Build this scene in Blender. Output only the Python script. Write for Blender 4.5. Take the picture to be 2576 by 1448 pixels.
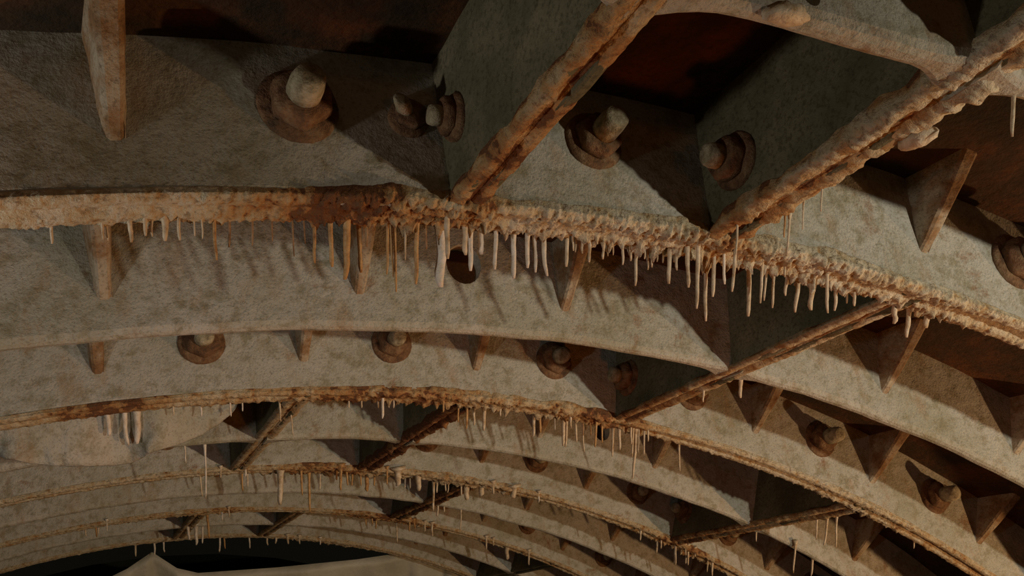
import bpy, bmesh, math, random
from mathutils import Vector, Matrix, noise

# ---------------------------------------------------------------- clear
for o in list(bpy.data.objects):
    bpy.data.objects.remove(o, do_unlink=True)
scene = bpy.context.scene
COL = scene.collection

# The place: the roof of an inclined shaft lined with cast-iron segments.
# Shaft coordinates: x to the right, y along the axis (downhill), z towards
# the crown, all in units of the inner radius; SIZE turns them into metres.
SIZE = 3.0
INCL = math.radians(26.7)
CI, SI = math.cos(INCL), math.sin(INCL)

def world(p):
    x, y, z = p
    return Vector((x * SIZE, (y * CI + z * SI) * SIZE, (-y * SI + z * CI) * SIZE))

def wdir(p):
    x, y, z = p
    return Vector((x, y * CI + z * SI, -y * SI + z * CI))

DOWN = Vector((0.0, SI, -CI))          # gravity, in shaft coordinates

# ---------------------------------------------------------------- camera
cam_data = bpy.data.cameras.new('camera')
cam = bpy.data.objects.new('camera', cam_data)
COL.objects.link(cam)
scene.camera = cam
_right = wdir((0.88593862, -0.41252568, -0.21197954))
_up = wdir((0.06157348, -0.3483893, 0.9353254))
_fwd = wdir((0.45969715, 0.84169321, 0.28325089))
_loc = world((-0.03335956, 0.0, 0.87526653))
cam.matrix_world = Matrix((
    (_right.x, _up.x, -_fwd.x, _loc.x),
    (_right.y, _up.y, -_fwd.y, _loc.y),
    (_right.z, _up.z, -_fwd.z, _loc.z),
    (0, 0, 0, 1)))
cam_data.sensor_fit = 'HORIZONTAL'
cam_data.sensor_width = 36.0
cam_data.lens = 2233.745 / 2576.0 * 36.0
cam_data.clip_start = 0.01
cam_data.clip_end = 100.0

# ---------------------------------------------------------------- world
w = bpy.data.worlds.new('dark_shaft')
scene.world = w
w.use_nodes = True
bg = w.node_tree.nodes['Background']
bg.inputs[0].default_value = (0.010, 0.009, 0.006, 1)
bg.inputs[1].default_value = 0.35

# ---------------------------------------------------------------- lamps
def lamp(name, pos, power, color, radius):
    ld = bpy.data.lights.new(name, 'POINT')
    ld.energy = power
    ld.color = color
    ld.shadow_soft_size = radius
    lo = bpy.data.objects.new(name, ld)
    lo.location = world(pos)
    COL.objects.link(lo)
    return lo

LAMPS = [
    ('festoon_lamp', (-0.22, 0.238, 0.89), 7.2, (1.0, 0.96, 0.90), 0.03),
    ('wall_lamp', (0.88, 0.12, 0.38), 100.0, (1.0, 0.60, 0.30), 0.03),
    ('amber_fill', (0.20, 0.300, 0.70), 4.0, (1.0, 0.24, 0.03), 0.05),  # added orange fill for the shadowed faces, no fitting here
    ('amber_fill', (0.05, -1.50, 0.35), 12.0, (1.0, 0.30, 0.05), 0.10),  # second added fill, warming the shadows from behind the camera
]
for _l in LAMPS:
    lamp(*_l)

# hand-held work lamp, pointing down the shaft
ld = bpy.data.lights.new('work_lamp', 'SPOT')
ld.energy = 122.0
ld.color = (1.0, 0.95, 0.80)
ld.shadow_soft_size = 0.03
ld.spot_size = math.radians(72)
ld.spot_blend = 1.0
work = bpy.data.objects.new('work_lamp', ld)
work.location = world((0.47, -0.42, 0.70))
_aim = world((0.44, 0.62, 0.95)) - work.location
work.rotation_euler = _aim.to_track_quat('-Z', 'Y').to_euler()
COL.objects.link(work)

scene.view_settings.view_transform = 'Standard'
scene.view_settings.look = 'None'
scene.view_settings.gamma = 1.0
scene.view_settings.use_curve_mapping = False
scene.view_settings.exposure = 0.0

# ---------------------------------------------------------------- dimensions
Y1 = 0.270124          # first ring joint in view
SP = 0.132906          # joint to middle rib, middle rib to joint
T_J = 0.0187           # both flanges of a ring joint together
T_R = 0.0085           # middle rib
R0 = 1.0               # inner edge of flanges and ribs
R1 = 1.057             # inside of the skin plate
R2 = 1.066             # outside of the skin plate
MOD = 6.43             # degrees between stiffeners
TH0 = -0.75
rad = math.radians

def yj(i):
    return Y1 + (i - 1) * SP

def pol(th, r, y):
    a = rad(th)
    return Vector((r * math.sin(a), y, r * math.cos(a)))

def fbm(v, s, oct=3):
    a, t, f = 1.0, 0.0, s
    for _ in range(oct):
        t += a * noise.noise(v * f)
        a *= 0.5
        f *= 2.03
    return t

# ---------------------------------------------------------------- materials
def nt(name):
    m = bpy.data.materials.new(name)
    m.use_nodes = True
    t = m.node_tree
    b = t.nodes['Principled BSDF']
    return m, t, b

def nd(t, kind, **kw):
    n = t.nodes.new(kind)
    for k, v in kw.items():
        setattr(n, k, v)
    return n

def noise_tex(t, vec, scale, detail=5.0, rough=0.6, dist=0.0):
    n = nd(t, 'ShaderNodeTexNoise')
    n.inputs['Scale'].default_value = scale
    n.inputs['Detail'].default_value = detail
    n.inputs['Roughness'].default_value = rough
    n.inputs['Distortion'].default_value = dist
    t.links.new(vec, n.inputs['Vector'])
    return n.outputs['Fac']

def ramp(t, fac, stops):
    r = nd(t, 'ShaderNodeValToRGB')
    e = r.color_ramp.elements
    while len(e) > 1:
        e.remove(e[-1])
    e[0].position, e[0].color = stops[0][0], tuple(stops[0][1]) + (1,)
    for p, c in stops[1:]:
        x = e.new(p)
        x.color = tuple(c) + (1,)
    t.links.new(fac, r.inputs['Fac'])
    return r.outputs['Color']

def mix(t, fac, a, b, mode='MIX'):
    m = nd(t, 'ShaderNodeMix', data_type='RGBA', blend_type=mode)
    for sock, v in ((m.inputs['Factor'], fac), (m.inputs['A'], a), (m.inputs['B'], b)):
        pass
    ins = [s for s in m.inputs if s.enabled]
    fi = m.inputs[0]
    ai = m.inputs[6]
    bi = m.inputs[7]
    for sock, v in ((fi, fac), (ai, a), (bi, b)):
        if isinstance(v, (int, float)):
            sock.default_value = v
        elif isinstance(v, (tuple, list)):
            sock.default_value = tuple(v) + ((1,) if len(v) == 3 else ())
        else:
            t.links.new(v, sock)
    return m.outputs[2]

def bump(t, b, height, strength, dist):
    n = nd(t, 'ShaderNodeBump')
    n.inputs['Strength'].default_value = strength
    n.inputs['Distance'].default_value = dist
    t.links.new(height, n.inputs['Height'])
    t.links.new(n.outputs['Normal'], b.inputs['Normal'])
    return n

def position(t, scale=None):
    g = nd(t, 'ShaderNodeNewGeometry')
    if scale is None:
        return g.outputs['Position']
    m = nd(t, 'ShaderNodeMapping')
    m.inputs['Scale'].default_value = scale
    t.links.new(g.outputs['Position'], m.inputs['Vector'])
    return m.outputs['Vector']

def add(t, a, b, ka=1.0, kb=1.0):
    m1 = nd(t, 'ShaderNodeMath', operation='MULTIPLY')
    t.links.new(a, m1.inputs[0]); m1.inputs[1].default_value = ka
    m2 = nd(t, 'ShaderNodeMath', operation='MULTIPLY_ADD')
    t.links.new(b, m2.inputs[0]); m2.inputs[1].default_value = kb
    t.links.new(m1.outputs[0], m2.inputs[2])
    return m2.outputs[0]

def mat_limewash():
    """old off-white coating on cast iron: blotched, speckled, rust streaked"""
    m, t, b = nt('limewashed_iron')
    p = position(t)
    big = noise_tex(t, p, 5.0, 4, 0.6)
    base = ramp(t, big, [(0.30, (0.38, 0.355, 0.26)), (0.52, (0.485, 0.455, 0.375)), (0.75, (0.55, 0.51, 0.44))])
    mid = noise_tex(t, p, 38.0, 6, 0.7)
    base = mix(t, ramp(t, mid, [(0.36, (0.75, 0.75, 0.75)), (0.52, (0, 0, 0))]), base, (0.26, 0.225, 0.13))
    fine = noise_tex(t, p, 260.0, 4, 0.7)
    base = mix(t, ramp(t, fine, [(0.36, (0.5, 0.5, 0.5)), (0.47, (0, 0, 0))]), base, (0.20, 0.165, 0.10))
    # streaks running down with the water
    st = noise_tex(t, position(t, (14.0, 14.0, 1.6)), 2.0, 5, 0.65)
    base = mix(t, ramp(t, st, [(0.54, (0, 0, 0)), (0.72, (0.55, 0.55, 0.55))]), base, (0.36, 0.225, 0.11))
    rust = noise_tex(t, p, 9.0, 8, 0.72, 0.4)
    base = mix(t, ramp(t, rust, [(0.60, (0, 0, 0)), (0.70, (0.8, 0.8, 0.8))]), base, (0.24, 0.105, 0.035))
    t.links.new(base, b.inputs['Base Color'])
    b.inputs['Roughness'].default_value = 0.9
    b.inputs['Specular IOR Level'].default_value = 0.15
    h = add(t, noise_tex(t, p, 55.0, 5, 0.65), fine, 1.0, 0.5)
    bump(t, b, h, 0.55, 0.010)
    return m

def mat_skin():
    m, t, b = nt('rusted_plate')
    p = position(t)
    big = noise_tex(t, p, 6.0, 7, 0.7, 0.3)
    base = ramp(t, big, [(0.30, (0.022, 0.018, 0.011)), (0.48, (0.060, 0.032, 0.015)), (0.62, (0.13, 0.050, 0.018)), (0.78, (0.10, 0.080, 0.045))])
    fine = noise_tex(t, p, 150.0, 4, 0.7)
    base = mix(t, ramp(t, fine, [(0.38, (0.5, 0.5, 0.5)), (0.50, (0, 0, 0))]), base, (0.035, 0.025, 0.015))
    t.links.new(base, b.inputs['Base Color'])
    b.inputs['Roughness'].default_value = 0.85
    b.inputs['Specular IOR Level'].default_value = 0.2
    bump(t, b, noise_tex(t, p, 70.0, 5, 0.65), 0.5, 0.010)
    return m

def mat_olive():
    """lengthwise flanges: dark olive, darker than the ring flanges"""
    m, t, b = nt('dark_olive_iron')
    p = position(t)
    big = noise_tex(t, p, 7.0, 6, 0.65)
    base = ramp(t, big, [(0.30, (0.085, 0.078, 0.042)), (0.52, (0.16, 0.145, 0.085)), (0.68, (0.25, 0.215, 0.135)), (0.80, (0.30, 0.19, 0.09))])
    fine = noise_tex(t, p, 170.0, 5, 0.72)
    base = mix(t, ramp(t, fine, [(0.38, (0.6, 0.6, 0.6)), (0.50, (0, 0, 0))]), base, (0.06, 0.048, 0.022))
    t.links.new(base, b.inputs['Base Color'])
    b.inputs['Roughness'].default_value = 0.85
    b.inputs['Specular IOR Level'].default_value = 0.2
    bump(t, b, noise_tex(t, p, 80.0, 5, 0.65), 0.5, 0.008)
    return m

def mat_rib_edge():
    """gussets: thin worn coating over rust"""
    m, t, b = nt('rust_stained_iron')
    p = position(t)
    big = noise_tex(t, p, 16.0, 7, 0.68)
    base = ramp(t, big, [(0.30, (0.13, 0.060, 0.025)), (0.45, (0.28, 0.165, 0.080)), (0.58, (0.42, 0.345, 0.24))])
    fine = noise_tex(t, p, 220.0, 4, 0.7)
    base = mix(t, ramp(t, fine, [(0.36, (0.5, 0.5, 0.5)), (0.48, (0, 0, 0))]), base, (0.09, 0.055, 0.03))
    t.links.new(base, b.inputs['Base Color'])
    b.inputs['Roughness'].default_value = 0.9
    b.inputs['Specular IOR Level'].default_value = 0.15
    bump(t, b, noise_tex(t, p, 80.0, 5, 0.65), 0.5, 0.008)
    return m

def mat_crust():
    m, t, b = nt('mineral_crust')
    p = position(t)
    at = nd(t, 'ShaderNodeAttribute', attribute_name='rust')
    n1 = noise_tex(t, p, 26.0, 6, 0.7)
    k = add(t, at.outputs['Fac'], n1, 1.0, 1.1)
    base = ramp(t, k, [(0.30, (0.68, 0.60, 0.45)), (0.60, (0.60, 0.48, 0.30)), (0.84, (0.50, 0.31, 0.135)),
                       (1.0, (0.36, 0.150, 0.045)), (1.3, (0.17, 0.070, 0.028))])
    fine = noise_tex(t, p, 120.0, 5, 0.75)
    base = mix(t, ramp(t, fine, [(0.36, (0.7, 0.7, 0.7)), (0.50, (0, 0, 0))]), base, (0.19, 0.115, 0.055))
    t.links.new(base, b.inputs['Base Color'])
    b.inputs['Roughness'].default_value = 0.75
    b.inputs['Specular IOR Level'].default_value = 0.25
    bump(t, b, add(t, noise_tex(t, p, 90.0, 5, 0.7), fine, 1.0, 0.5), 0.7, 0.012)
    return m

def mat_stal(name, lo, hi, dark):
    m, t, b = nt(name)
    p = position(t)
    n = noise_tex(t, p, 60.0, 5, 0.65)
    base = ramp(t, n, [(0.32, dark), (0.47, lo), (0.66, hi)])
    t.links.new(base, b.inputs['Base Color'])
    b.inputs['Roughness'].default_value = 0.5
    b.inputs['Specular IOR Level'].default_value = 0.35
    b.inputs['Subsurface Weight'].default_value = 0.0
    bump(t, b, noise_tex(t, p, 190.0, 3, 0.6), 0.4, 0.004)
    return m

def mat_bolt():
    m, t, b = nt('rusty_bolt')
    p = position(t)
    n = noise_tex(t, p, 45.0, 7, 0.7)
    base = ramp(t, n, [(0.30, (0.055, 0.035, 0.02)), (0.48, (0.20, 0.10, 0.045)), (0.62, (0.30, 0.185, 0.095)), (0.76, (0.50, 0.38, 0.25))])
    t.links.new(base, b.inputs['Base Color'])
    b.inputs['Roughness'].default_value = 0.7
    b.inputs['Specular IOR Level'].default_value = 0.3
    bump(t, b, noise_tex(t, p, 120.0, 5, 0.7), 0.8, 0.010)
    return m

def mat_stud():
    m, t, b = nt('limed_bolt_end')
    p = position(t)
    n = noise_tex(t, p, 70.0, 6, 0.7)
    base = ramp(t, n, [(0.34, (0.16, 0.115, 0.055)), (0.52, (0.37, 0.31, 0.19)), (0.68, (0.50, 0.42, 0.29))])
    t.links.new(base, b.inputs['Base Color'])
    b.inputs['Roughness'].default_value = 0.8
    bump(t, b, noise_tex(t, p, 150.0, 4, 0.7), 0.6, 0.006)
    return m

def mat_sheet():
    m, t, b = nt('drip_sheeting')
    p = position(t)
    n = noise_tex(t, p, 4.0, 5, 0.6)
    base = ramp(t, n, [(0.32, (0.33, 0.31, 0.225)), (0.60, (0.50, 0.475, 0.375))])
    t.links.new(base, b.inputs['Base Color'])
    b.inputs['Roughness'].default_value = 0.5
    bump(t, b, noise_tex(t, p, 18.0, 4, 0.6), 0.25, 0.02)
    return m

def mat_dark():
    m, t, b = nt('unlit_void')  # near-black colour stands in for the darkness beyond the last ring
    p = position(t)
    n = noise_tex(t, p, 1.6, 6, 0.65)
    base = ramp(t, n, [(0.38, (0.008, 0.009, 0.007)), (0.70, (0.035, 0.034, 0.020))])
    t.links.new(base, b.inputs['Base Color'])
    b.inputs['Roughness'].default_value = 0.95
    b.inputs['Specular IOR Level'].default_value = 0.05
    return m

M = dict(lime=mat_limewash(), skin=mat_skin(), gus=mat_rib_edge(), olive_iron=mat_olive(), crust=mat_crust(),
         c=mat_stal('cream_calcite', (0.56, 0.44, 0.29), (0.70, 0.59, 0.43), (0.38, 0.245, 0.115)),
         w=mat_stal('pale_calcite', (0.68, 0.59, 0.47), (0.80, 0.72, 0.61), (0.53, 0.40, 0.26)),
         o=mat_stal('orange_calcite', (0.47, 0.26, 0.095), (0.56, 0.36, 0.16), (0.26, 0.115, 0.035)),
         d=mat_stal('brown_calcite', (0.30, 0.165, 0.07), (0.38, 0.24, 0.12), (0.17, 0.08, 0.03)),
         bolt=mat_bolt(), stud=mat_stud(), sheet=mat_sheet(), dark=mat_dark())

# ---------------------------------------------------------------- builders
LOC = {}

def make(name, verts, faces, mat, parent=None, smooth=False, attr=None):
    """one mesh object from shaft-coordinate vertices, origin at its centre"""
    wv = [world(v) for v in verts]
    c = Vector((0, 0, 0))
    for v in wv:
        c += v
    c /= len(wv)
    me = bpy.data.meshes.new(name)
    me.from_pydata([tuple(v - c) for v in wv], [], faces)
    me.materials.append(mat)
    if smooth:
        me.polygons.foreach_set('use_smooth', [True] * len(me.polygons))
    if attr is not None:
        a = me.attributes.new('rust', 'FLOAT', 'POINT')
        a.data.foreach_set('value', attr)
    me.update()
    bm = bmesh.new(); bm.from_mesh(me)
    bmesh.ops.recalc_face_normals(bm, faces=bm.faces)
    bm.to_mesh(me); bm.free()
    o = bpy.data.objects.new(name, me)
    COL.objects.link(o)
    place(o, c, parent)
    return o

def place(o, c, parent):
    LOC[o.name] = c.copy()
    if parent is not None:
        o.parent = parent
        o.location = c - LOC[parent.name]
    else:
        o.location = c

def empty(name, p, parent=None):
    o = bpy.data.objects.new(name, None)
    o.empty_display_size = 0.05
    COL.objects.link(o)
    place(o, world(p), parent)
    return o

def tag(o, label=None, cat=None, group=None, kind=None):
    if label: o['label'] = label
    if cat: o['category'] = cat
    if group: o['group'] = group
    if kind: o['kind'] = kind
    return o

def sweep(rows, closed=True, caps=True):
    """rows of equal-length point loops -> verts, faces"""
    n = len(rows[0])
    verts = [p for r in rows for p in r]
    faces = []
    m = n if closed else n - 1
    for i in range(len(rows) - 1):
        for j in range(m):
            k = (j + 1) % n
            faces.append((i * n + j, i * n + k, (i + 1) * n + k, (i + 1) * n + j))
    if closed and caps:
        faces.append(tuple(range(n - 1, -1, -1)))
        b = (len(rows) - 1) * n
        faces.append(tuple(range(b, b + n)))
    return verts, faces

def steps(a, b, d):
    n = max(1, int(math.ceil(abs(b - a) / d)))
    return [a + (b - a) * i / n for i in range(n + 1)]

# joints between segments: two staggered patterns
EVEN = [-71.49, -52.2, -32.91, -13.61, 5.68, 12.11, 31.40, 50.69, 69.98]
ODD = [-84.34, -58.62, -32.90, -7.18, 18.54, 44.26, 69.98]
RINGS = [(-3, ODD), (-1, EVEN), (1, ODD), (3, EVEN), (5, ODD), (7, EVEN)]     # index of the near joint

ceiling = empty('ceiling', (0, 0.6, 1.06))
tag(ceiling, 'roof of an inclined shaft lined with ribbed cast-iron segments', kind='structure')

GAP = 0.0014       # half the open joint between two neighbouring segments

def annulus(parent, name, a, b, ya, yb, mat, seed, fil=0.0, hole=None, caulk=0):
    """upright plate standing in from the skin: rounded inner edge, wavy, filleted ends"""
    rows = []
    for th in steps(a, b, 0.30):
        d = min(th - a, b - th) * math.pi / 180.0
        e = fil * max(0.0, 1.0 - d / 0.022) ** 2 if fil else 0.0
        q = Vector((th * 0.35, seed, 0))
        wob = 0.0010 * fbm(q, 1.3, 3)
        y0 = ya - e * 0.5 + 0.0006 * fbm(q + Vector((0, 5, 0)), 1.0, 2)
        y1 = yb + e + 0.0006 * fbm(q + Vector((0, 9, 0)), 1.0, 2)
        r0 = R0 + wob
        c = min(0.0030, (y1 - y0) * 0.4)
        prof = [(R1 + 0.003, y0), (r0 + c * 1.2, y0), (r0 + c * 0.35, y0 + c * 0.35), (r0, y0 + c),
                (r0, y1 - c), (r0 + c * 0.35, y1 - c * 0.35), (r0 + c * 1.2, y1), (R1 + 0.003, y1)]
        if caulk > 0:      # caulking groove on the joint side
            prof[4:] = [(r0, y1 - .0042), (r0 + .0050, y1 - .0032), (r0 + .0075, y1), (R1 + 0.003, y1)]
        elif caulk < 0:
            prof[:4] = [(R1 + 0.003, y0), (r0 + .0075, y0), (r0 + .0050, y0 + .0032), (r0, y0 + .0042)]
        rows.append([pol(th, r, y) for r, y in prof])
    v, f = sweep(rows)
    o = make(name, v, f, mat, parent)
    if hole:
        th, r, hr = hole
        pts = []
        n = 20
        cy = (ya + yb) / 2
        hw = (yb - ya)
        c0 = pol(th, r, cy)
        tu = Vector((math.cos(rad(th)), 0, -math.sin(rad(th))))
        ru = Vector((math.sin(rad(th)), 0, math.cos(rad(th))))
        rws = []
        for y in (-hw * 2, hw * 2):
            rws.append([c0 + tu * (hr * math.cos(2 * math.pi * k / n)) + ru * (hr * 1.15 * math.sin(2 * math.pi * k / n)) + Vector((0, y, 0)) for k in range(n)])
        hv, hf = sweep(rws)
        cut = make('cutter', hv, hf, mat)
        md = o.modifiers.new('hole', 'BOOLEAN')
        md.operation = 'DIFFERENCE'
        md.solver = 'EXACT'
        md.object = cut
        dg = bpy.context.evaluated_depsgraph_get()
        dg.update()
        nm = bpy.data.meshes.new_from_object(o.evaluated_get(dg))
        o.modifiers.clear()
        o.data = nm
        bpy.data.objects.remove(cut, do_unlink=True)
    return o

def long_flange(parent, th, side, ya, yb, seed):
    """flange along the shaft at one end of a segment; side +1 = towards larger angle"""
    T = 0.0062
    rows = []
    for y in steps(ya, yb, 0.004):
        q = Vector((y * 30, seed, 2))
        r0 = R0 + 0.0012 * fbm(q, 1.0, 3)
        s0 = side * GAP
        s1 = side * (T + 0.0007 * fbm(q + Vector((0, 7, 0)), 1.0, 2))
        c = 0.0016 * side
        def pt(s, r):
            p = pol(th, r, y)
            return p + Vector((math.cos(rad(th)), 0, -math.sin(rad(th)))) * s
        rows.append([pt(s0, R1 + .003), pt(s0, r0 + .0016), pt(s0 + c * .3, r0 + .0004), pt(s0 + c, r0), pt(s1 - c, r0),
                     pt(s1 - c * .3, r0 + .0005), pt(s1, r0 + .002), pt(s1 + side * .002, R1 + .003)])
    v, f = sweep(rows)
    return make('longitudinal_flange', v, f, M['olive_iron'], parent)

def gusset(parent, th, yface, reach, tip, seed):
    """triangular stiffener on the near face of a flange, fading out at its tip"""
    tu = Vector((math.cos(rad(th)), 0, -math.sin(rad(th))))
    rows = []
    n = 7
    for i in range(n + 1):
        k = i / n
        r = tip + (R1 + 0.002 - tip) * k
        y = yface + 0.001 - (reach + .001) * k ** 0.9
        w = 0.0024 + 0.0024 * k + 0.0004 * noise.noise(Vector((seed, i * 0.7, 0)))
        a = pol(th, r, 0)
        rows.append([Vector((a.x, yface + 0.0015, a.z)) - tu * (w * 1.35), Vector((a.x, y + .0012, a.z)) - tu * w,
                     Vector((a.x, y, a.z)) - tu * (w * .6), Vector((a.x, y, a.z)) + tu * (w * .6),
                     Vector((a.x, y + .0012, a.z)) + tu * w, Vector((a.x, yface + 0.0015, a.z)) + tu * (w * 1.35)])
    v, f = sweep(rows)
    return make('gusset', v, f, M['gus'], parent)

HOLES = {2: (8.85, 1.037, 0.0098), 4: (21.85, 1.036, 0.0075), 0: (8.45, 1.0075, 0.0030)}

for near, ends in RINGS:
    ya = yj(near)
    yb = yj(near + 2)
    ym = yj(near + 1) + (0.0040 if near == -1 else 0.0)
    for a, b in zip(ends[:-1], ends[1:]):
        sd = near * 13.7 + a * 0.31
        da = math.degrees(GAP)
        rows = []
        for th in steps(a + da, b - da, 1.0):
            ring = []
            for y in (ya + .0005, ya + .02, ym - .02, ym + .02, yb - .02, yb - .0005):
                ring.append(pol(th, R1 + 0.0012 * fbm(Vector((th * .3, y * 30, sd)), 1.0, 2), y))
            ring += [pol(th, R2, yb - .0005), pol(th, R2, ya + .0005)]
            rows.append(ring)
        v, f = sweep(rows)
        seg = make('lining_segment', v, f, M['skin'], ceiling)
        g = .0006
        annulus(seg, 'ring_flange', a + da, b - da, ya + g, ya + T_J / 2, M['lime'], sd + 1, caulk=-1)
        annulus(seg, 'ring_flange', a + da, b - da, yb - T_J / 2, yb - g, M['lime'], sd + 2, caulk=1)
        hole = HOLES.get(near + 1)
        if hole and not (a < hole[0] < b):
            hole = None
        annulus(seg, 'middle_rib', a + da, b - da, ym - T_R / 2, ym + T_R / 2, M['lime'], sd + 3, fil=0.010, hole=hole)
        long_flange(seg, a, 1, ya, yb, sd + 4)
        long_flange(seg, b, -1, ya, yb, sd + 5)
        k = math.ceil((a + 1 - TH0) / MOD)
        while TH0 + k * MOD < b - 1:
            th = TH0 + k * MOD
            if near >= -1 and -15 < th < 60:
                gusset(seg, th, ym - T_R / 2, 0.034, 1.016, sd + k)
                gusset(seg, th, yb - T_J / 2, 0.034, 1.018, sd + k + 50)
            k += 1

# added backdrop at the far end, coloured dark for the unlit depth
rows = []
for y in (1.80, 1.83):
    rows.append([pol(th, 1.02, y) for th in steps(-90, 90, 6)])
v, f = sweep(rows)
wf = make('void_backdrop', v, f, M['dark'])
tag(wf, 'dark backdrop standing in for the unlit depth of the shaft', kind='structure')

# ---------------------------------------------------------------- mineral crust on the joints
def crust_ring(i, a, b, heavy, rusty, label, d=0.024):
    yc = yj(i)
    rows, at = [], []
    seed = i * 3.1
    for th in steps(a, b, d):
        hv = heavy(th)
        ru = rusty(th)
        q0 = Vector((th * 0.9, seed, 0))
        hv *= 0.75 + 0.55 * fbm(q0, 0.9, 2)
        hv = max(hv, 0.04)
        row = []
        up = 0.003 + 0.006 * hv
        half = T_J / 2
        prof = [(R0 + up, -half + .0012, 0, -1, .0), (R0 + up * .75, -half, 0, -1, .18), (R0 + up * .4, -half, 0, -1, .5), (R0 + .0012, -half, .4, -.9, 1.0),
                (R0, -half * .8, .9, -.5, 1.1), (R0, -half * .5, 1, 0, 1.0), (R0 + .0003, -half * .2, 1, 0, .7), (R0 + .0003, half * .2, 1, 0, .7), (R0, half * .5, 1, 0, 1.1),
                (R0, half * .8, .9, .5, 1.2), (R0 + .0015, half, .4, .9, 1.0), (R0 + .004, half, 0, 1, .6), (R0 + .008, half - .0012, 0, 1, 0)]
        fill = min(1.0, hv * 2.2)
        fine = []
        for p0, p1 in zip(prof[:-1], prof[1:]):
            fine.append(p0)
            fine.append(tuple((u * 2 + w) / 3 for u, w in zip(p0, p1)))
            fine.append(tuple((u + w * 2) / 3 for u, w in zip(p0, p1)))
        fine.append(prof[-1])
        for r, dy, nr, ny, wgt in fine:
            if abs(dy) < .0040:
                r += (1 - fill) * .0050 * (1 - abs(dy) / .0040)
            P = pol(th, r, yc + dy)
            n1 = fbm(P * 1.0 + Vector((seed, 0, 0)), 110.0, 2)
            n2 = fbm(P * 1.0 + Vector((0, seed, 0)), 330.0, 3)
            n3 = noise.noise(P * 760.0)
            amp = (0.0004 + hv * (0.0017 + 0.0016 * n1 + 0.0032 * n2 + 0.0014 * n3)) * wgt
            if dy > half * .3 and n2 > .25:          # beginnings of drips
                amp += hv * (n2 - .25) * .007 * wgt
            amp = max(amp, 0.0001)
            rr = r - nr * amp
            row.append(pol(th, rr, yc + dy + ny * amp))
            at.append(ru + 0.20 * n1 - (0.10 * (amp / 0.003)) + .45 * max(0.0, -n2 - .12))
        rows.append(row)
    v, f = sweep(rows, closed=False)
    o = make('mineral_crust', v, f, M['crust'], ceiling, smooth=True, attr=at)
    return tag(o, label, kind='stuff')

def bumpf(c, w):
    return lambda x: math.exp(-((x - c) / w) ** 2)

def h1(t):
    return 0.22 + 0.55 * bumpf(4.5, 2.2)(t) + 0.75 * bumpf(11, 4.2)(t) + 0.45 * bumpf(16, 2.5)(t) + 0.5 * bumpf(19, 1.2)(t)
def r1(t):
    return -0.05 + 0.62 * bumpf(3.2, 1.9)(t) + 0.25 * bumpf(5.8, .8)(t) + 0.28 * bumpf(12.4, .9)(t) + .12 * bumpf(20, 1.5)(t)
def h3(t):
    return 0.18 + 0.45 * bumpf(12, 2.5)(t) + 0.6 * bumpf(16.5, 3)(t) + .3 * bumpf(8, 4)(t) + .25 * bumpf(31, 3)(t)
def r3(t):
    return 0.12 + 0.40 * bumpf(-.5, 1.5)(t) + 0.30 * bumpf(9, 4)(t) + 0.30 * bumpf(18, 2.2)(t) - .18 * bumpf(27, 5)(t)
def h5(t):
    return 0.20 + 0.6 * bumpf(11, 3)(t) + .5 * bumpf(18, 3)(t) + .4 * bumpf(32, 3)(t)
def r5(t):
    return 0.02 + 0.42 * bumpf(10, 3)(t) + .15 * bumpf(20, 4)(t) + .30 * bumpf(32, 3)(t)
def h7(t):
    return 0.18 + .4 * bumpf(18, 3)(t) + .2 * bumpf(6, 2)(t)
def r7(t):
    return 0.10 + .35 * bumpf(18, 3)(t) + .2 * bumpf(7, 2)(t)

crust_ring(1, -13, 40, h1, r1, 'thick cream and orange mineral crust along the nearest ring joint')
crust_ring(3, -16, 52, h3, r3, 'pinkish orange mineral crust along the second encrusted ring joint', .07)
crust_ring(5, -20, 56, h5, r5, 'thin rusty mineral crust along the third encrusted ring joint', .09)
crust_ring(7, -20, 56, h7, r7, 'faint mineral crust along the fourth encrusted ring joint', .12)
crust_ring(9, -20, 56, h7, lambda t: .05, 'pale crust on the farthest ring joint above the sheeting', .16)
crust_ring(-1, -13, 40, lambda t: .3, lambda t: 0., 'thin pale crust on the ring joint overhead, above the picture', .2)

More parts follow.
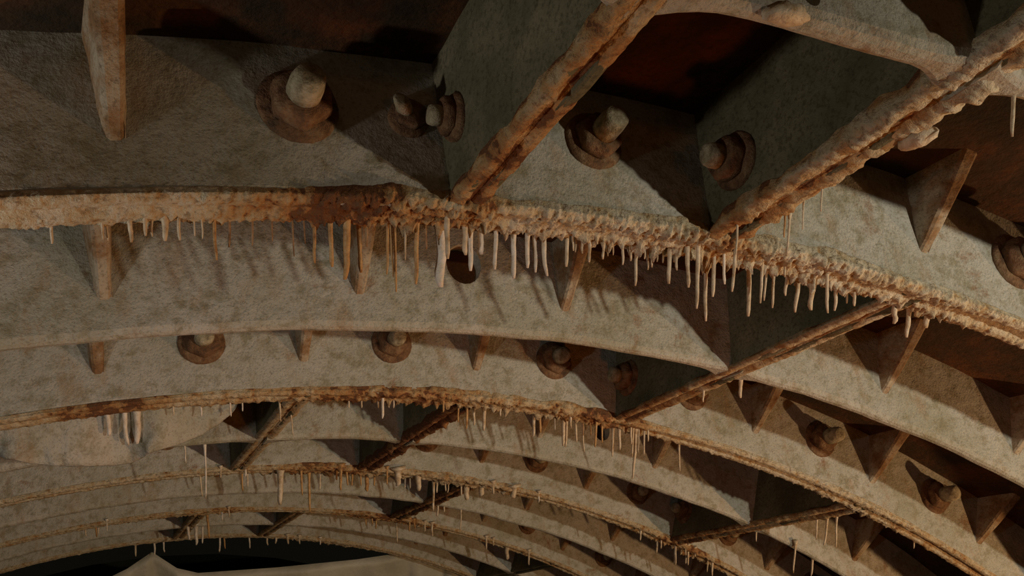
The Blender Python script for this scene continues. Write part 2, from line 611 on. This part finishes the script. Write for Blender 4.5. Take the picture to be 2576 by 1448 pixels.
def crust_long(th, ya, yb, heavy, rusty, label, d=0.00055, width=0.0072, lip=1.0):
    rows, at = [], []
    seed = th * 1.7 + ya * 11
    tu = Vector((math.cos(rad(th)), 0, -math.sin(rad(th))))
    for y in steps(ya, yb, d):
        k = (y - ya) / (yb - ya)
        hv = max(.05, heavy(k) * (0.8 + 0.7 * fbm(Vector((y * 60, seed, 0)), 1.0, 2)))
        ru = rusty(k)
        row = []
        groove = fbm(Vector((y * 45, seed + 9, 0)), 1.0, 2)
        W = width
        up = 0.002 + 0.007 * hv
        prof = [(-W + .001, up, -1, 0, 0), (-W, up * .7, -1, .0, .25), (-W, up * .35, -1, .1, .6), (-W, .001, -.8, .5, 1), (-W * .75, 0, -.4, .9, 1.1), (-W * .4, 0, 0, 1, .9),
                (-W * .15, .0012, 0, 1, .25), (W * .15, .0012, 0, 1, .25), (W * .4, 0, 0, 1, .9), (W * .75, 0, .4, .9, 1.1), (W, .001, .8, .5, 1), (W, up * .35, 1, .1, .6), (W, up * .7, 1, 0, .25), (W - .001, up, 1, 0, 0)]
        for s, dr, ns, nr, wgt in prof:
            P = pol(th, R0 + dr, y) + tu * s
            n1 = fbm(P + Vector((seed, 0, 0)), 100.0, 2)
            n2 = fbm(Vector((P.x * 1.6, P.y * .6, P.z * 1.6)) + Vector((0, seed, 0)), 280.0, 3)
            amp = (0.0003 + hv * (0.0012 + 0.0014 * n1 + 0.0034 * n2)) * wgt
            if s > 0:
                amp *= lip
            if wgt < .3 and groove > -.1:
                amp = 0.0001
            amp = max(amp, 0.0001)
            row.append(pol(th, R0 + dr - nr * amp, y) + tu * (s + ns * amp))
            at.append(ru + 0.2 * n1 + (0.25 if wgt < .3 and groove > 0 else 0) - .1 * (amp / .003))
        rows.append(row)
    v, f = sweep(rows, closed=False)
    o = make('mineral_crust', v, f, M['crust'], ceiling, smooth=True, attr=at)
    return tag(o, label, kind='stuff')

J = yj
crust_long(5.68, J(-1) + .012, J(1) - .010, lambda k: .55 + .2 * k, lambda k: .16 + .40 * max(0, k - .25), 'flaking brown and cream crust on the steep near joint above the centre', .0006, .0064, .3)
crust_long(12.11, J(-1) + .012, J(1) - .010, lambda k: 1.0 - .3 * k, lambda k: -.05 + .75 * max(0, k - .45), 'heavy wet crust on the near lengthwise joint at upper right', width=.0082)
crust_long(18.54, J(1) + .010, J(3) - .010, lambda k: .25, lambda k: .06 + .30 * k, 'narrow two-lipped crust on the lengthwise joint right of centre', .0010)
crust_long(5.68, J(3) + .010, J(5) - .010, lambda k: .25, lambda k: .10, 'pale crust on the short lengthwise joint left of centre', .0016)
crust_long(12.11, J(3) + .010, J(5) - .010, lambda k: .75, lambda k: .55, 'orange crust on the short lengthwise joint at lower centre', .0016)
crust_long(31.40, J(3) + .010, J(5) - .010, lambda k: .3, lambda k: .2 + .25 * k, 'yellowish crust on the lengthwise joint at lower right', .0014)
crust_long(18.54, J(5) + .010, J(7) - .010, lambda k: .6, lambda k: .45, 'brown crust on the small lengthwise joint at bottom centre', .003)
crust_long(5.68, J(7) + .010, J(9) - .010, lambda k: .6, lambda k: .15, 'pale crust on the farthest lengthwise joint at lower left', .004)
crust_long(12.11, J(7) + .010, J(9) - .010, lambda k: .35, lambda k: .25, 'brown crust on the farthest lengthwise joint beside the dark opening', .004)

# ---------------------------------------------------------------- bolts
def lathe(prof, c, ax, u, n=16, jit=0.0, seed=0.0, hexa=False):
    """prof: (distance along axis, radius)"""
    vv = ax.cross(u)
    rows = []
    for k, (h, r) in enumerate(prof):
        row = []
        for i in range(n):
            a = 2 * math.pi * i / n
            rr = r
            if hexa and r > 0:
                s = (a + 0.2) % (math.pi / 3) - math.pi / 6
                rr = r * min(1.0, 0.90 / math.cos(s)) if r > 0.0055 else r
            d = u * math.cos(a) + vv * math.sin(a)
            q = c + d * rr + ax * h
            if jit:
                q = q + (d + ax * .4) * (jit * noise.noise(q * 160 + Vector((seed, 0, 0))))
            row.append(q)
        rows.append(row)
    return sweep(rows)

def bolt(c, ax, size, proud, seed, label, group='bolts of the lining', lean=0.0, crusted=False):
    """washer, hexagonal nut and projecting bolt end"""
    ax = ax.normalized()
    u = Vector((0.31, 0.2, 0.93)).cross(ax).normalized()
    rt = bpy.data.objects.new('flange_bolt', None)
    rt.empty_display_size = .03
    COL.objects.link(rt)
    place(rt, world(c), None)
    tag(rt, label, 'bolt', group)
    s = size
    v, f = lathe([(-.002, s * 1.42), (.0008, s * 1.42), (.0022, s * 1.30), (.0024, s * .5)], c, ax, u, 24, .0006, seed)
    make('washer', v, f, M['bolt'], rt, True)
    v, f = lathe([(.0018, s * .98), (.0026, s * 1.08), (s * .45, s * 1.10), (s * .80, s * 1.06), (s * .95, s * .90), (s * .96, s * .3)], c, ax, u, 30, .0007, seed + 3, True)
    make('nut', v, f, M['bolt'], rt, True)
    a2 = (ax + u * lean).normalized()
    v, f = lathe([(s * .9, s * .60), (s * .95 + proud * .6, s * .60), (s * .95 + proud, s * .52), (s * .97 + proud, s * .25)], c, a2, u, 18, .0005, seed + 5)
    make('bolt_end', v, f, M['stud'], rt, True)
    return rt

NEAR = Vector((0, -1, 0))
ordn = ['first', 'second', 'third', 'fourth', 'fifth', 'sixth', 'seventh', 'eighth', 'ninth']

def ring_bolt(i, th, r, size, proud, label, lean=0.0):
    return bolt(pol(th, r, J(i) - T_J / 2), NEAR, size, proud, th * 2.3 + i, label, lean=lean)

ring_bolt(1, 2.45, 1.0335, .0098, .010, 'large crusted nut on the dim face at upper left')
ring_bolt(1, 8.85, 1.0336, .0088, .011, 'rusty bolt with a long pale end inside the narrow key panel')
ring_bolt(1, 21.9, 1.0330, .0100, .008, 'big rusty nut cut by the right edge of the picture')
ring_bolt(3, 2.40, 1.0330, .0095, .007, 'leftmost nut peeping below the smooth middle rib')
ring_bolt(3, 8.85, 1.0330, .0095, .007, 'second nut from the left peeping below the smooth middle rib')
ring_bolt(3, 15.35, 1.0340, .0095, .008, 'nut in orange shadow just left of the dark triangular pocket')
ring_bolt(3, 21.70, 1.0340, .0095, .007, 'nut half hidden under the lengthwise joint right of centre')
ring_bolt(3, 28.40, 1.0350, .0100, .012, 'rusty nut with slanting shadow between two gussets at right')
ring_bolt(3, 35.00, 1.0360, .0100, .012, 'rusty nut with slanting shadow at lower right')
for k, th in enumerate((2.45, 15.3, 21.75, 28.3, 34.7, 41.2)):
    ring_bolt(5, th, 1.034, .0090, .007, ordn[k] + ' nut from the left on the third encrusted joint face')
for k, th in enumerate((8.9, 15.3, 21.75, 28.3, 34.7)):
    ring_bolt(7, th, 1.034, .0090, .007, ordn[k] + ' small nut from the left on the fourth encrusted joint face')

def side_bolt(th, y, r, size, proud, label, lean=0.0):
    tu = Vector((math.cos(rad(th)), 0, -math.sin(rad(th))))
    return bolt(pol(th, r, y) - tu * 0.0068, -tu, size, proud, th + y * 7, label, 'bolts of the lengthwise joints', lean)

side_bolt(5.68, J(1) - .0230, 1.0265, .0062, .004, 'small rusty nut beside the steep near joint')
ring_bolt(1, 4.62, 1.0325, .0055, .006, 'small pale bolt end left of the steep near joint', lean=-.6)
side_bolt(12.11, J(1) - .0300, 1.0235, .0085, .006, 'bolt with oval pale end in the dark key pocket')
side_bolt(18.54, J(3) - .0260, 1.0260, .0090, .006, 'rust-red nut in the dark pocket of the second bay')
side_bolt(31.40, J(5) - .0270, 1.0280, .0090, .006, 'rust-brown nut in the dark pocket at lower right')

# ---------------------------------------------------------------- calcite lumps and bracket
def blob(c, rx, mat, seed, sc=(1, 1, 1), n=14):
    prof = [(-math.cos(math.pi * (k + .5) / 9), math.sin(math.pi * (k + .5) / 9)) for k in range(9)]
    rows = []
    for h, r in prof:
        row = []
        for i in range(n):
            a = 2 * math.pi * i / n
            d = Vector((r * math.cos(a) * sc[0], r * math.sin(a) * sc[1], h * sc[2]))
            q = c + d * rx * (1 + .35 * noise.noise(d * 1.7 + Vector((seed, 0, 0))))
            row.append(q)
        rows.append(row)
    return sweep(rows)

v, f = blob(pol(7.95, 1.0005, J(0) + .0015), .0040, M['w'], 3.0, (1.9, .9, .7))
tag(make('calcite_lump', v, f, M['c'], smooth=True), 'pale calcite lump under the small hole in the near rib', 'calcite')
v, f = blob(pol(12.75, 1.000, J(0) + .035), .0042, M['c'], 5.0, (1, 1.6, .8))
tag(make('calcite_lump', v, f, M['c'], smooth=True), 'small drip lump on the heavy crust at upper right', 'calcite')
STAL = [
    (1,-1.84,0.2759,4.5,0.52,'c'), (1,-1.04,0.2746,4.5,0.43,'c'), (1,-0.97,0.2757,4.5,0.34,'c'), (1,-0.59,0.2743,5.8,0.76,'c'), (1,-0.34,0.2726,4.8,0.65,'c'), (1,-0.22,0.2738,4.5,0.44,'c'),
    (1,-0.01,0.273,6.4,0.98,'c'), (1,0.24,0.2732,6.4,0.55,'c'), (1,0.51,0.2745,4.5,0.33,'c'), (1,0.64,0.2735,5.8,0.33,'c'), (1,0.87,0.2748,12.7,0.56,'o'), (1,1.16,0.276,7.8,0.46,'d'),
    (1,1.59,0.2761,7.4,0.37,'d'), (1,1.95,0.2761,6.1,0.33,'d'), (1,2.35,0.2771,10.9,0.31,'d'), (1,2.56,0.2758,7.1,0.28,'d'), (1,2.77,0.2757,14.1,0.59,'o'), (1,3.1,0.2766,15.0,0.84,'o'),
    (1,3.44,0.2762,19.0,1.21,'o'), (1,3.71,0.2783,15.8,0.86,'o'), (1,3.85,0.2769,7.4,0.59,'d'), (1,4.27,0.2751,17.8,0.49,'o'), (1,4.37,0.2773,18.0,0.4,'o'), (1,4.43,0.276,23.5,0.5,'o'),
    (1,4.63,0.2744,12.5,0.4,'c'), (1,4.9,0.2751,21.2,0.8,'o'), (1,5.07,0.2747,8.6,0.5,'d'), (1,5.49,0.2775,21.3,1.91,'w'), (1,5.37,0.2656,14.9,0.99,'c'), (1,5.99,0.2761,9.3,1.03,'c'),
    (1,6.19,0.2794,13.9,1.04,'w'), (1,6.44,0.2787,7.6,1.18,'w'), (1,6.73,0.2765,14.2,0.84,'w'), (1,7.18,0.2776,16.5,1.06,'w'), (1,7.53,0.2776,11.8,0.94,'w'), (1,7.71,0.2783,13.5,0.81,'w'),
    (1,7.89,0.2762,15.7,0.86,'w'), (1,8.48,0.2765,10.9,0.82,'c'), (1,8.6,0.2759,4.5,0.41,'c'), (1,8.72,0.2768,4.5,0.41,'c'), (1,8.86,0.2761,4.9,0.6,'c'), (1,9.01,0.274,8.8,0.68,'c'),
    (1,9.36,0.2737,7.2,0.6,'c'), (1,9.47,0.2746,5.5,0.39,'c'), (1,9.64,0.2751,4.5,0.42,'c'), (1,9.9,0.2751,8.1,0.56,'c'), (1,10.1,0.2755,5.9,0.62,'c'), (1,10.29,0.2759,15.6,0.7,'c'),
    (1,10.49,0.2747,4.5,0.45,'c'), (1,10.72,0.2793,6.9,0.51,'c'), (1,10.77,0.2775,6.3,0.51,'c'), (1,10.87,0.2755,4.5,0.43,'c'), (1,11.04,0.2759,4.5,0.43,'c'), (1,11.1,0.2725,14.3,0.94,'c'),
    (1,11.24,0.2716,8.8,0.62,'c'), (1,11.45,0.2689,16.5,0.85,'c'), (1,11.64,0.2662,26.0,0.79,'c'), (1,12.25,0.2755,26.3,0.82,'c'), (1,12.32,0.2719,17.5,0.87,'c'), (1,12.5,0.2691,12.5,0.64,'w'),
    (1,12.43,0.2596,18.9,0.73,'c'), (1,13.64,0.2778,20.4,1.05,'c'), (1,13.72,0.2707,16.8,0.65,'c'), (1,14.08,0.2758,12.8,0.54,'c'), (1,14.42,0.278,14.5,0.67,'c'), (1,14.82,0.2779,7.7,0.77,'c'),
    (1,14.23,0.2665,5.4,0.47,'c'), (1,15.2,0.2779,13.7,0.93,'c'), (1,15.67,0.2787,11.3,1.25,'c'), (1,15.53,0.2663,17.4,0.76,'c'), (1,16.4,0.2768,9.5,0.88,'c'), (1,16.81,0.278,4.5,0.51,'c'),
    (1,16.85,0.2739,7.0,0.79,'c'), (1,18.62,0.2806,6.2,1.31,'c'), (1,19.1,0.2803,11.0,1.15,'c'), (1,19.67,0.2789,4.5,1.49,'c'), (0,12.94,0.2375,10.3,0.41,'c'), (0,12.71,0.2353,5.4,0.4,'o'),
    (0,12.76,0.226,5.8,0.31,'c'), (0,12.43,0.2095,7.0,0.37,'c'), (0,11.81,0.2443,11.3,0.43,'c'), (0,13.16,0.1413,10.9,0.62,'c'), (3,1.45,0.5389,4.5,0.6,'c'), (3,2.33,0.5413,5.9,0.62,'w'),
    (3,3.29,0.5396,7.7,0.62,'w'), (3,3.7,0.5415,4.5,0.5,'w'), (3,-0.54,0.5452,10.6,1.38,'w'), (3,0.36,0.5464,16.7,1.81,'w'), (3,-0.02,0.5464,17.4,1.2,'w'), (0,5.15,0.5574,9.0,0.61,'c'),
    (0,5.84,0.5823,13.2,0.55,'c'), (3,7.45,0.5414,4.5,0.62,'c'), (3,7.91,0.541,4.5,0.62,'c'), (3,8.53,0.5401,4.5,0.62,'c'), (3,8.64,0.5362,12.3,0.98,'w'), (3,8.91,0.5393,4.5,0.63,'c'),
    (3,9.11,0.5388,4.5,0.63,'c'), (3,10.92,0.5322,7.4,0.73,'o'), (3,11.82,0.5464,9.7,0.66,'o'), (3,12.19,0.5464,14.0,0.85,'o'), (3,12.48,0.5464,11.2,0.85,'c'), (3,12.87,0.5441,14.6,1.32,'c'),
    (3,13.44,0.5398,4.5,0.66,'c'), (3,15.07,0.5464,13.9,1.07,'c'), (3,15.34,0.5464,10.8,0.88,'o'), (3,16.0,0.5464,7.7,0.69,'c'), (3,16.27,0.5417,19.1,1.22,'c'), (3,16.46,0.5438,19.2,0.88,'c'),
    (3,16.22,0.5295,8.9,0.86,'c'), (3,16.86,0.5434,15.2,0.79,'c'), (3,17.28,0.5464,20.6,0.59,'c'), (3,17.34,0.5372,10.1,0.69,'o'), (3,17.54,0.5345,18.2,0.78,'o'), (3,17.92,0.5383,13.2,0.69,'o'),
    (3,18.69,0.5455,19.7,0.9,'c'), (3,18.78,0.5395,15.4,1.1,'c'), (3,19.04,0.5308,12.2,0.79,'c'), (3,19.21,0.5328,20.5,0.69,'c'), (3,19.4,0.5344,35.1,1.0,'c'), (3,19.48,0.533,16.4,0.6,'c'),
    (3,19.65,0.5303,17.9,0.69,'c'), (3,19.76,0.5284,8.2,0.69,'c'), (3,21.85,0.5437,19.7,0.72,'c'), (0,18.64,0.434,6.6,0.69,'c'), (0,19.1,0.4077,8.9,1.16,'c'), (0,31.78,0.6727,8.0,0.77,'c'),
    (0,31.64,0.59,17.1,0.7,'c'), (0,31.81,0.581,21.2,0.92,'c'), (0,31.84,0.5707,23.9,0.8,'c'), (3,35.05,0.5435,4.7,0.68,'c'), (0,33.84,0.6612,24.8,0.89,'c'), (0,35.49,0.6708,14.4,1.04,'c'),
    (5,31.54,0.7974,21.1,0.86,'c'), (5,32.0,0.7912,8.1,0.86,'c'), (5,32.27,0.7931,16.6,1.01,'c'), (5,32.71,0.7912,4.7,0.86,'c'), (5,33.91,0.7979,12.2,0.87,'c'), (5,34.15,0.7951,14.7,1.16,'c'),
    (5,10.78,0.7914,18.1,1.25,'o'), (5,11.65,0.8098,10.6,0.9,'o'), (5,12.06,0.8077,10.6,0.9,'o'), (5,12.48,0.8122,14.9,1.94,'o'), (5,12.87,0.8104,9.4,0.91,'o'), (5,13.23,0.7912,10.8,0.89,'o'),
    (5,13.8,0.7912,11.4,2.88,'c'), (5,14.59,0.8113,9.5,0.92,'c'), (5,14.83,0.809,9.5,0.92,'c'), (5,15.09,0.7984,12.8,2.6,'c'), (5,16.25,0.8122,28.4,1.2,'c'), (5,16.46,0.8122,9.9,0.93,'c'),
    (5,16.85,0.808,8.3,0.8,'c'), (5,17.11,0.8122,8.4,0.8,'c'), (5,17.9,0.8122,9.2,0.94,'c'), (5,18.19,0.8122,12.6,2.7,'c'), (5,18.98,0.8066,7.0,2.7,'c'), (5,19.28,0.7912,7.1,1.33,'c'),
    (5,20.56,0.7918,7.0,2.82,'c'), (5,22.1,0.7912,5.6,0.95,'w'), (5,28.99,0.7947,10.4,0.99,'c'), (5,30.49,0.8047,14.3,1.01,'c'), (5,30.59,0.7994,9.0,0.86,'c'), (5,31.53,0.798,21.1,0.86,'c'),
    (5,32.72,0.8073,10.7,0.88,'c'), (5,4.0,0.8072,17.3,0.83,'c'), (5,4.86,0.7912,4.5,0.83,'c'), (5,6.01,0.7912,4.5,1.07,'w'), (5,6.03,0.8122,14.4,0.85,'o'), (5,6.3,0.8122,10.9,0.86,'c'),
    (5,7.8,0.8002,30.0,2.45,'c'), (5,8.86,0.8014,21.9,0.99,'o'), (5,9.39,0.8122,36.0,1.13,'o'), (5,9.97,0.8122,15.0,1.01,'c'), (5,10.66,0.7989,7.8,0.88,'o'), (5,11.15,0.7973,13.1,0.88,'o'),
    (4,3.32,0.6708,38.4,0.7,'w'), (4,2.51,0.6668,11.5,0.59,'w'), (7,16.69,1.0781,8.0,1.01,'o'), (7,17.05,1.0727,7.0,1.01,'o'), (7,17.44,1.0781,10.7,1.02,'o'), (7,18.91,1.0775,25.0,1.02,'c'),
    (7,19.5,1.0571,11.5,1.18,'o'), (7,19.86,1.0571,6.9,1.18,'o'), (7,20.64,1.0571,8.0,1.02,'c'), (7,21.16,1.0571,12.4,1.36,'c'), (7,25.36,1.0571,12.4,1.21,'c'), (7,25.91,1.0571,4.5,1.04,'c'),
    (7,27.27,1.0662,14.8,2.64,'c'), (7,28.81,1.0571,14.6,1.23,'c'), (6,20.57,0.9327,21.9,0.92,'c'), (6,19.01,0.9327,10.7,1.06,'c'), (6,19.43,0.9327,4.5,1.06,'c'), (7,6.15,1.0781,27.3,1.26,'o'),
    (7,6.99,1.0686,9.0,0.94,'w'), (7,7.33,1.0571,6.8,0.94,'c'), (7,-0.97,1.0781,6.1,0.89,'c'), (7,-0.39,1.0781,9.1,0.9,'o'), (7,-0.24,1.0781,6.5,0.9,'c'), (7,0.2,1.0571,7.4,0.74,'w'),
    (8,5.65,1.1985,14.4,1.73,'w'), (8,6.21,1.1985,21.6,1.91,'w'), (8,6.66,1.2025,20.0,1.22,'w'), (9,8.91,1.3439,18.8,1.37,'w'), (9,9.23,1.3439,14.9,1.17,'o'), (9,11.19,1.3424,14.5,1.19,'w'),
    (9,12.65,1.3439,9.7,1.4,'c'), (9,13.22,1.3336,7.3,1.59,'c'), (9,14.06,1.3229,8.7,1.59,'c'), (9,15.03,1.3229,7.5,1.2,'c'), (9,16.76,1.3229,5.7,1.21,'w'), (9,2.65,1.3439,14.9,1.32,'c'),
    (9,4.0,1.3439,16.4,1.33,'w'), (9,4.67,1.3439,13.9,1.14,'w'),
]

# ---------------------------------------------------------------- stalactites
# (joint, angle, y, length/1000, radius/1000, tone)
def stalactite(th, y, L, rr, tone, seed):
    root = pol(th, 1.0045, y)
    n = 7
    rows = []
    rnd = random.Random(seed)
    bend = Vector((rnd.uniform(-1, 1), rnd.uniform(-1, 1), 0)) * (0.07 * L)
    total = L + 0.0065
    m = 9
    ux = Vector((1, 0, 0))
    uy = DOWN.cross(ux)
    for k in range(m + 1):
        s = k / m
        flare = 1.0 + 1.3 * max(0.0, 1 - s * 3.2) ** 2
        body = (1.0 - 0.30 * s) * (1 + .16 * noise.noise(Vector((seed * 1.3, s * 5, 0))))
        if s > .93: body *= .62
        c = root + DOWN * (total * s) + bend * (s * s) + (ux * noise.noise(Vector((seed * .7, s * 3, 4))) + uy * noise.noise(Vector((seed * .7, s * 3, 9)))) * rr * .7 * s
        row = []
        for i in range(n):
            a = 2 * math.pi * i / n
            q = rr * flare * body * (1 + .18 * noise.noise(Vector((seed, s * 9, i * 1.9))))
            row.append(c + (ux * math.cos(a) + uy * math.sin(a)) * q)
        rows.append(row)
    v, f = sweep(rows)
    return make('stalactite', v, f, M[tone], smooth=True)

TONE = dict(c='cream', w='whitish', o='orange', d='dull brown')
WHERE = {1: 'nearest encrusted joint', 2: 'smooth middle rib of the second bay', 3: 'second encrusted joint', 4: 'rib after the second crusted joint',
         5: 'third encrusted joint', 6: 'rib after the third encrusted joint', 7: 'fourth encrusted joint', 8: 'rib after the fourth encrusted joint',
         9: 'farthest joint above the sheeting'}
def where0(th, y):
    if y < .19: return 'near rib at the right picture edge'
    if y < .27: return 'heavy wet lengthwise joint at upper right'
    if th > 30: return 'lengthwise joint at lower right'
    if th > 15: return 'lengthwise joint right of centre'
    return 'short lengthwise joint left of centre'

def nth(i):
    return '%d%s' % (i, 'th' if 10 <= i % 100 <= 20 else {1: 'st', 2: 'nd', 3: 'rd'}.get(i % 10, 'th'))

rowsby = {}
for e in STAL:
    key = WHERE[e[0]] if e[0] else where0(e[1], e[2])
    rowsby.setdefault(key, []).append(e)
sd = 0
for key, lst in rowsby.items():
    lst.sort(key=lambda e: e[1])
    for i, (j, th, y, L, rr, tone) in enumerate(lst):
        sd += 1
        o = stalactite(th, y, L * .001, rr * .00122, tone, sd * 1.37)
        size = 'long' if L > 16 else ('short' if L < 7 else 'medium')
        if rr > 1.7: size += ' stout'
        tag(o, '%s %s stalactite, %s from left under the %s' % (size, TONE[tone], nth(i + 1), key), 'stalactite', 'stalactites under the ' + key)

# ---------------------------------------------------------------- drip sheeting
def sheet(name, top, bottom_drop, folds, label, depth=.012, n=90, m=24, mat=None, thick=.0012, hem=None):
    """cloth hung from a line of points; top: list of (x,y,z)"""
    def at(s):
        s *= (len(top) - 1)
        i = min(int(s), len(top) - 2)
        t = s - i
        t = t * t * (3 - 2 * t) * .5 + t * .5
        return Vector(top[i]).lerp(Vector(top[i + 1]), t)
    front, back = [], []
    for j in range(m + 1):
        v = j / m
        rf = []
        for i in range(n + 1):
            s = i / n
            p = at(s)
            drop = bottom_drop(s) if callable(bottom_drop) else bottom_drop
            q = p + DOWN * (drop * v)
            fo = depth * (v ** .8) * (math.sin(s * folds * 6.283 + 2 * fbm(Vector((s * 3, 1, 0)), 1, 2)) + .6 * fbm(Vector((s * 9, v * 2, 3)), 1.0, 3))
            q = q + Vector((fo * .35, fo, 0))
            rf.append(q)
        front.append(rf)
    rows = front + [[q + Vector((0, thick, 0)) for q in r] for r in reversed(front)]
    verts = [p for r in rows for p in r]
    k = n + 1
    R = len(rows)
    faces = []
    for a in range(R):
        b = (a + 1) % R
        for i in range(n):
            faces.append((a * k + i, a * k + i + 1, b * k + i + 1, b * k + i))
    o = make(name, verts, faces, mat or M['sheet'], smooth=True)
    return o

ys = 1.372
tarp = sheet('tarpaulin', [(-.16, ys, .955), (-.02, ys, .955), (.035, ys, .972), (.068, ys, .988), (.098, ys, .960), (.125, ys, .948), (.232, ys, .934), (.350, ys, .922), (.435, ys, .917), (.492, ys, .915), (.527, ys, .886), (.575, ys, .840), (.70, ys, .70)],
               .42, 11, '', depth=.030, n=170, m=30)
tag(tarp, 'grey sheeting hung in folds below the farthest joint at bottom', 'tarpaulin')

swag = sheet('drip_sheet', [tuple(pol(th, 1.004, J(3) + .0125)) for th in steps(-4.7, 3.6, .6)],
             lambda s: .005 + .028 * math.sin(math.pi * s) ** .8, 2.5, '', depth=.006, n=80, m=12, mat=M['lime'])
tag(swag, 'sagging grey drip sheet slung below the second encrusted joint at left', 'drip sheet')
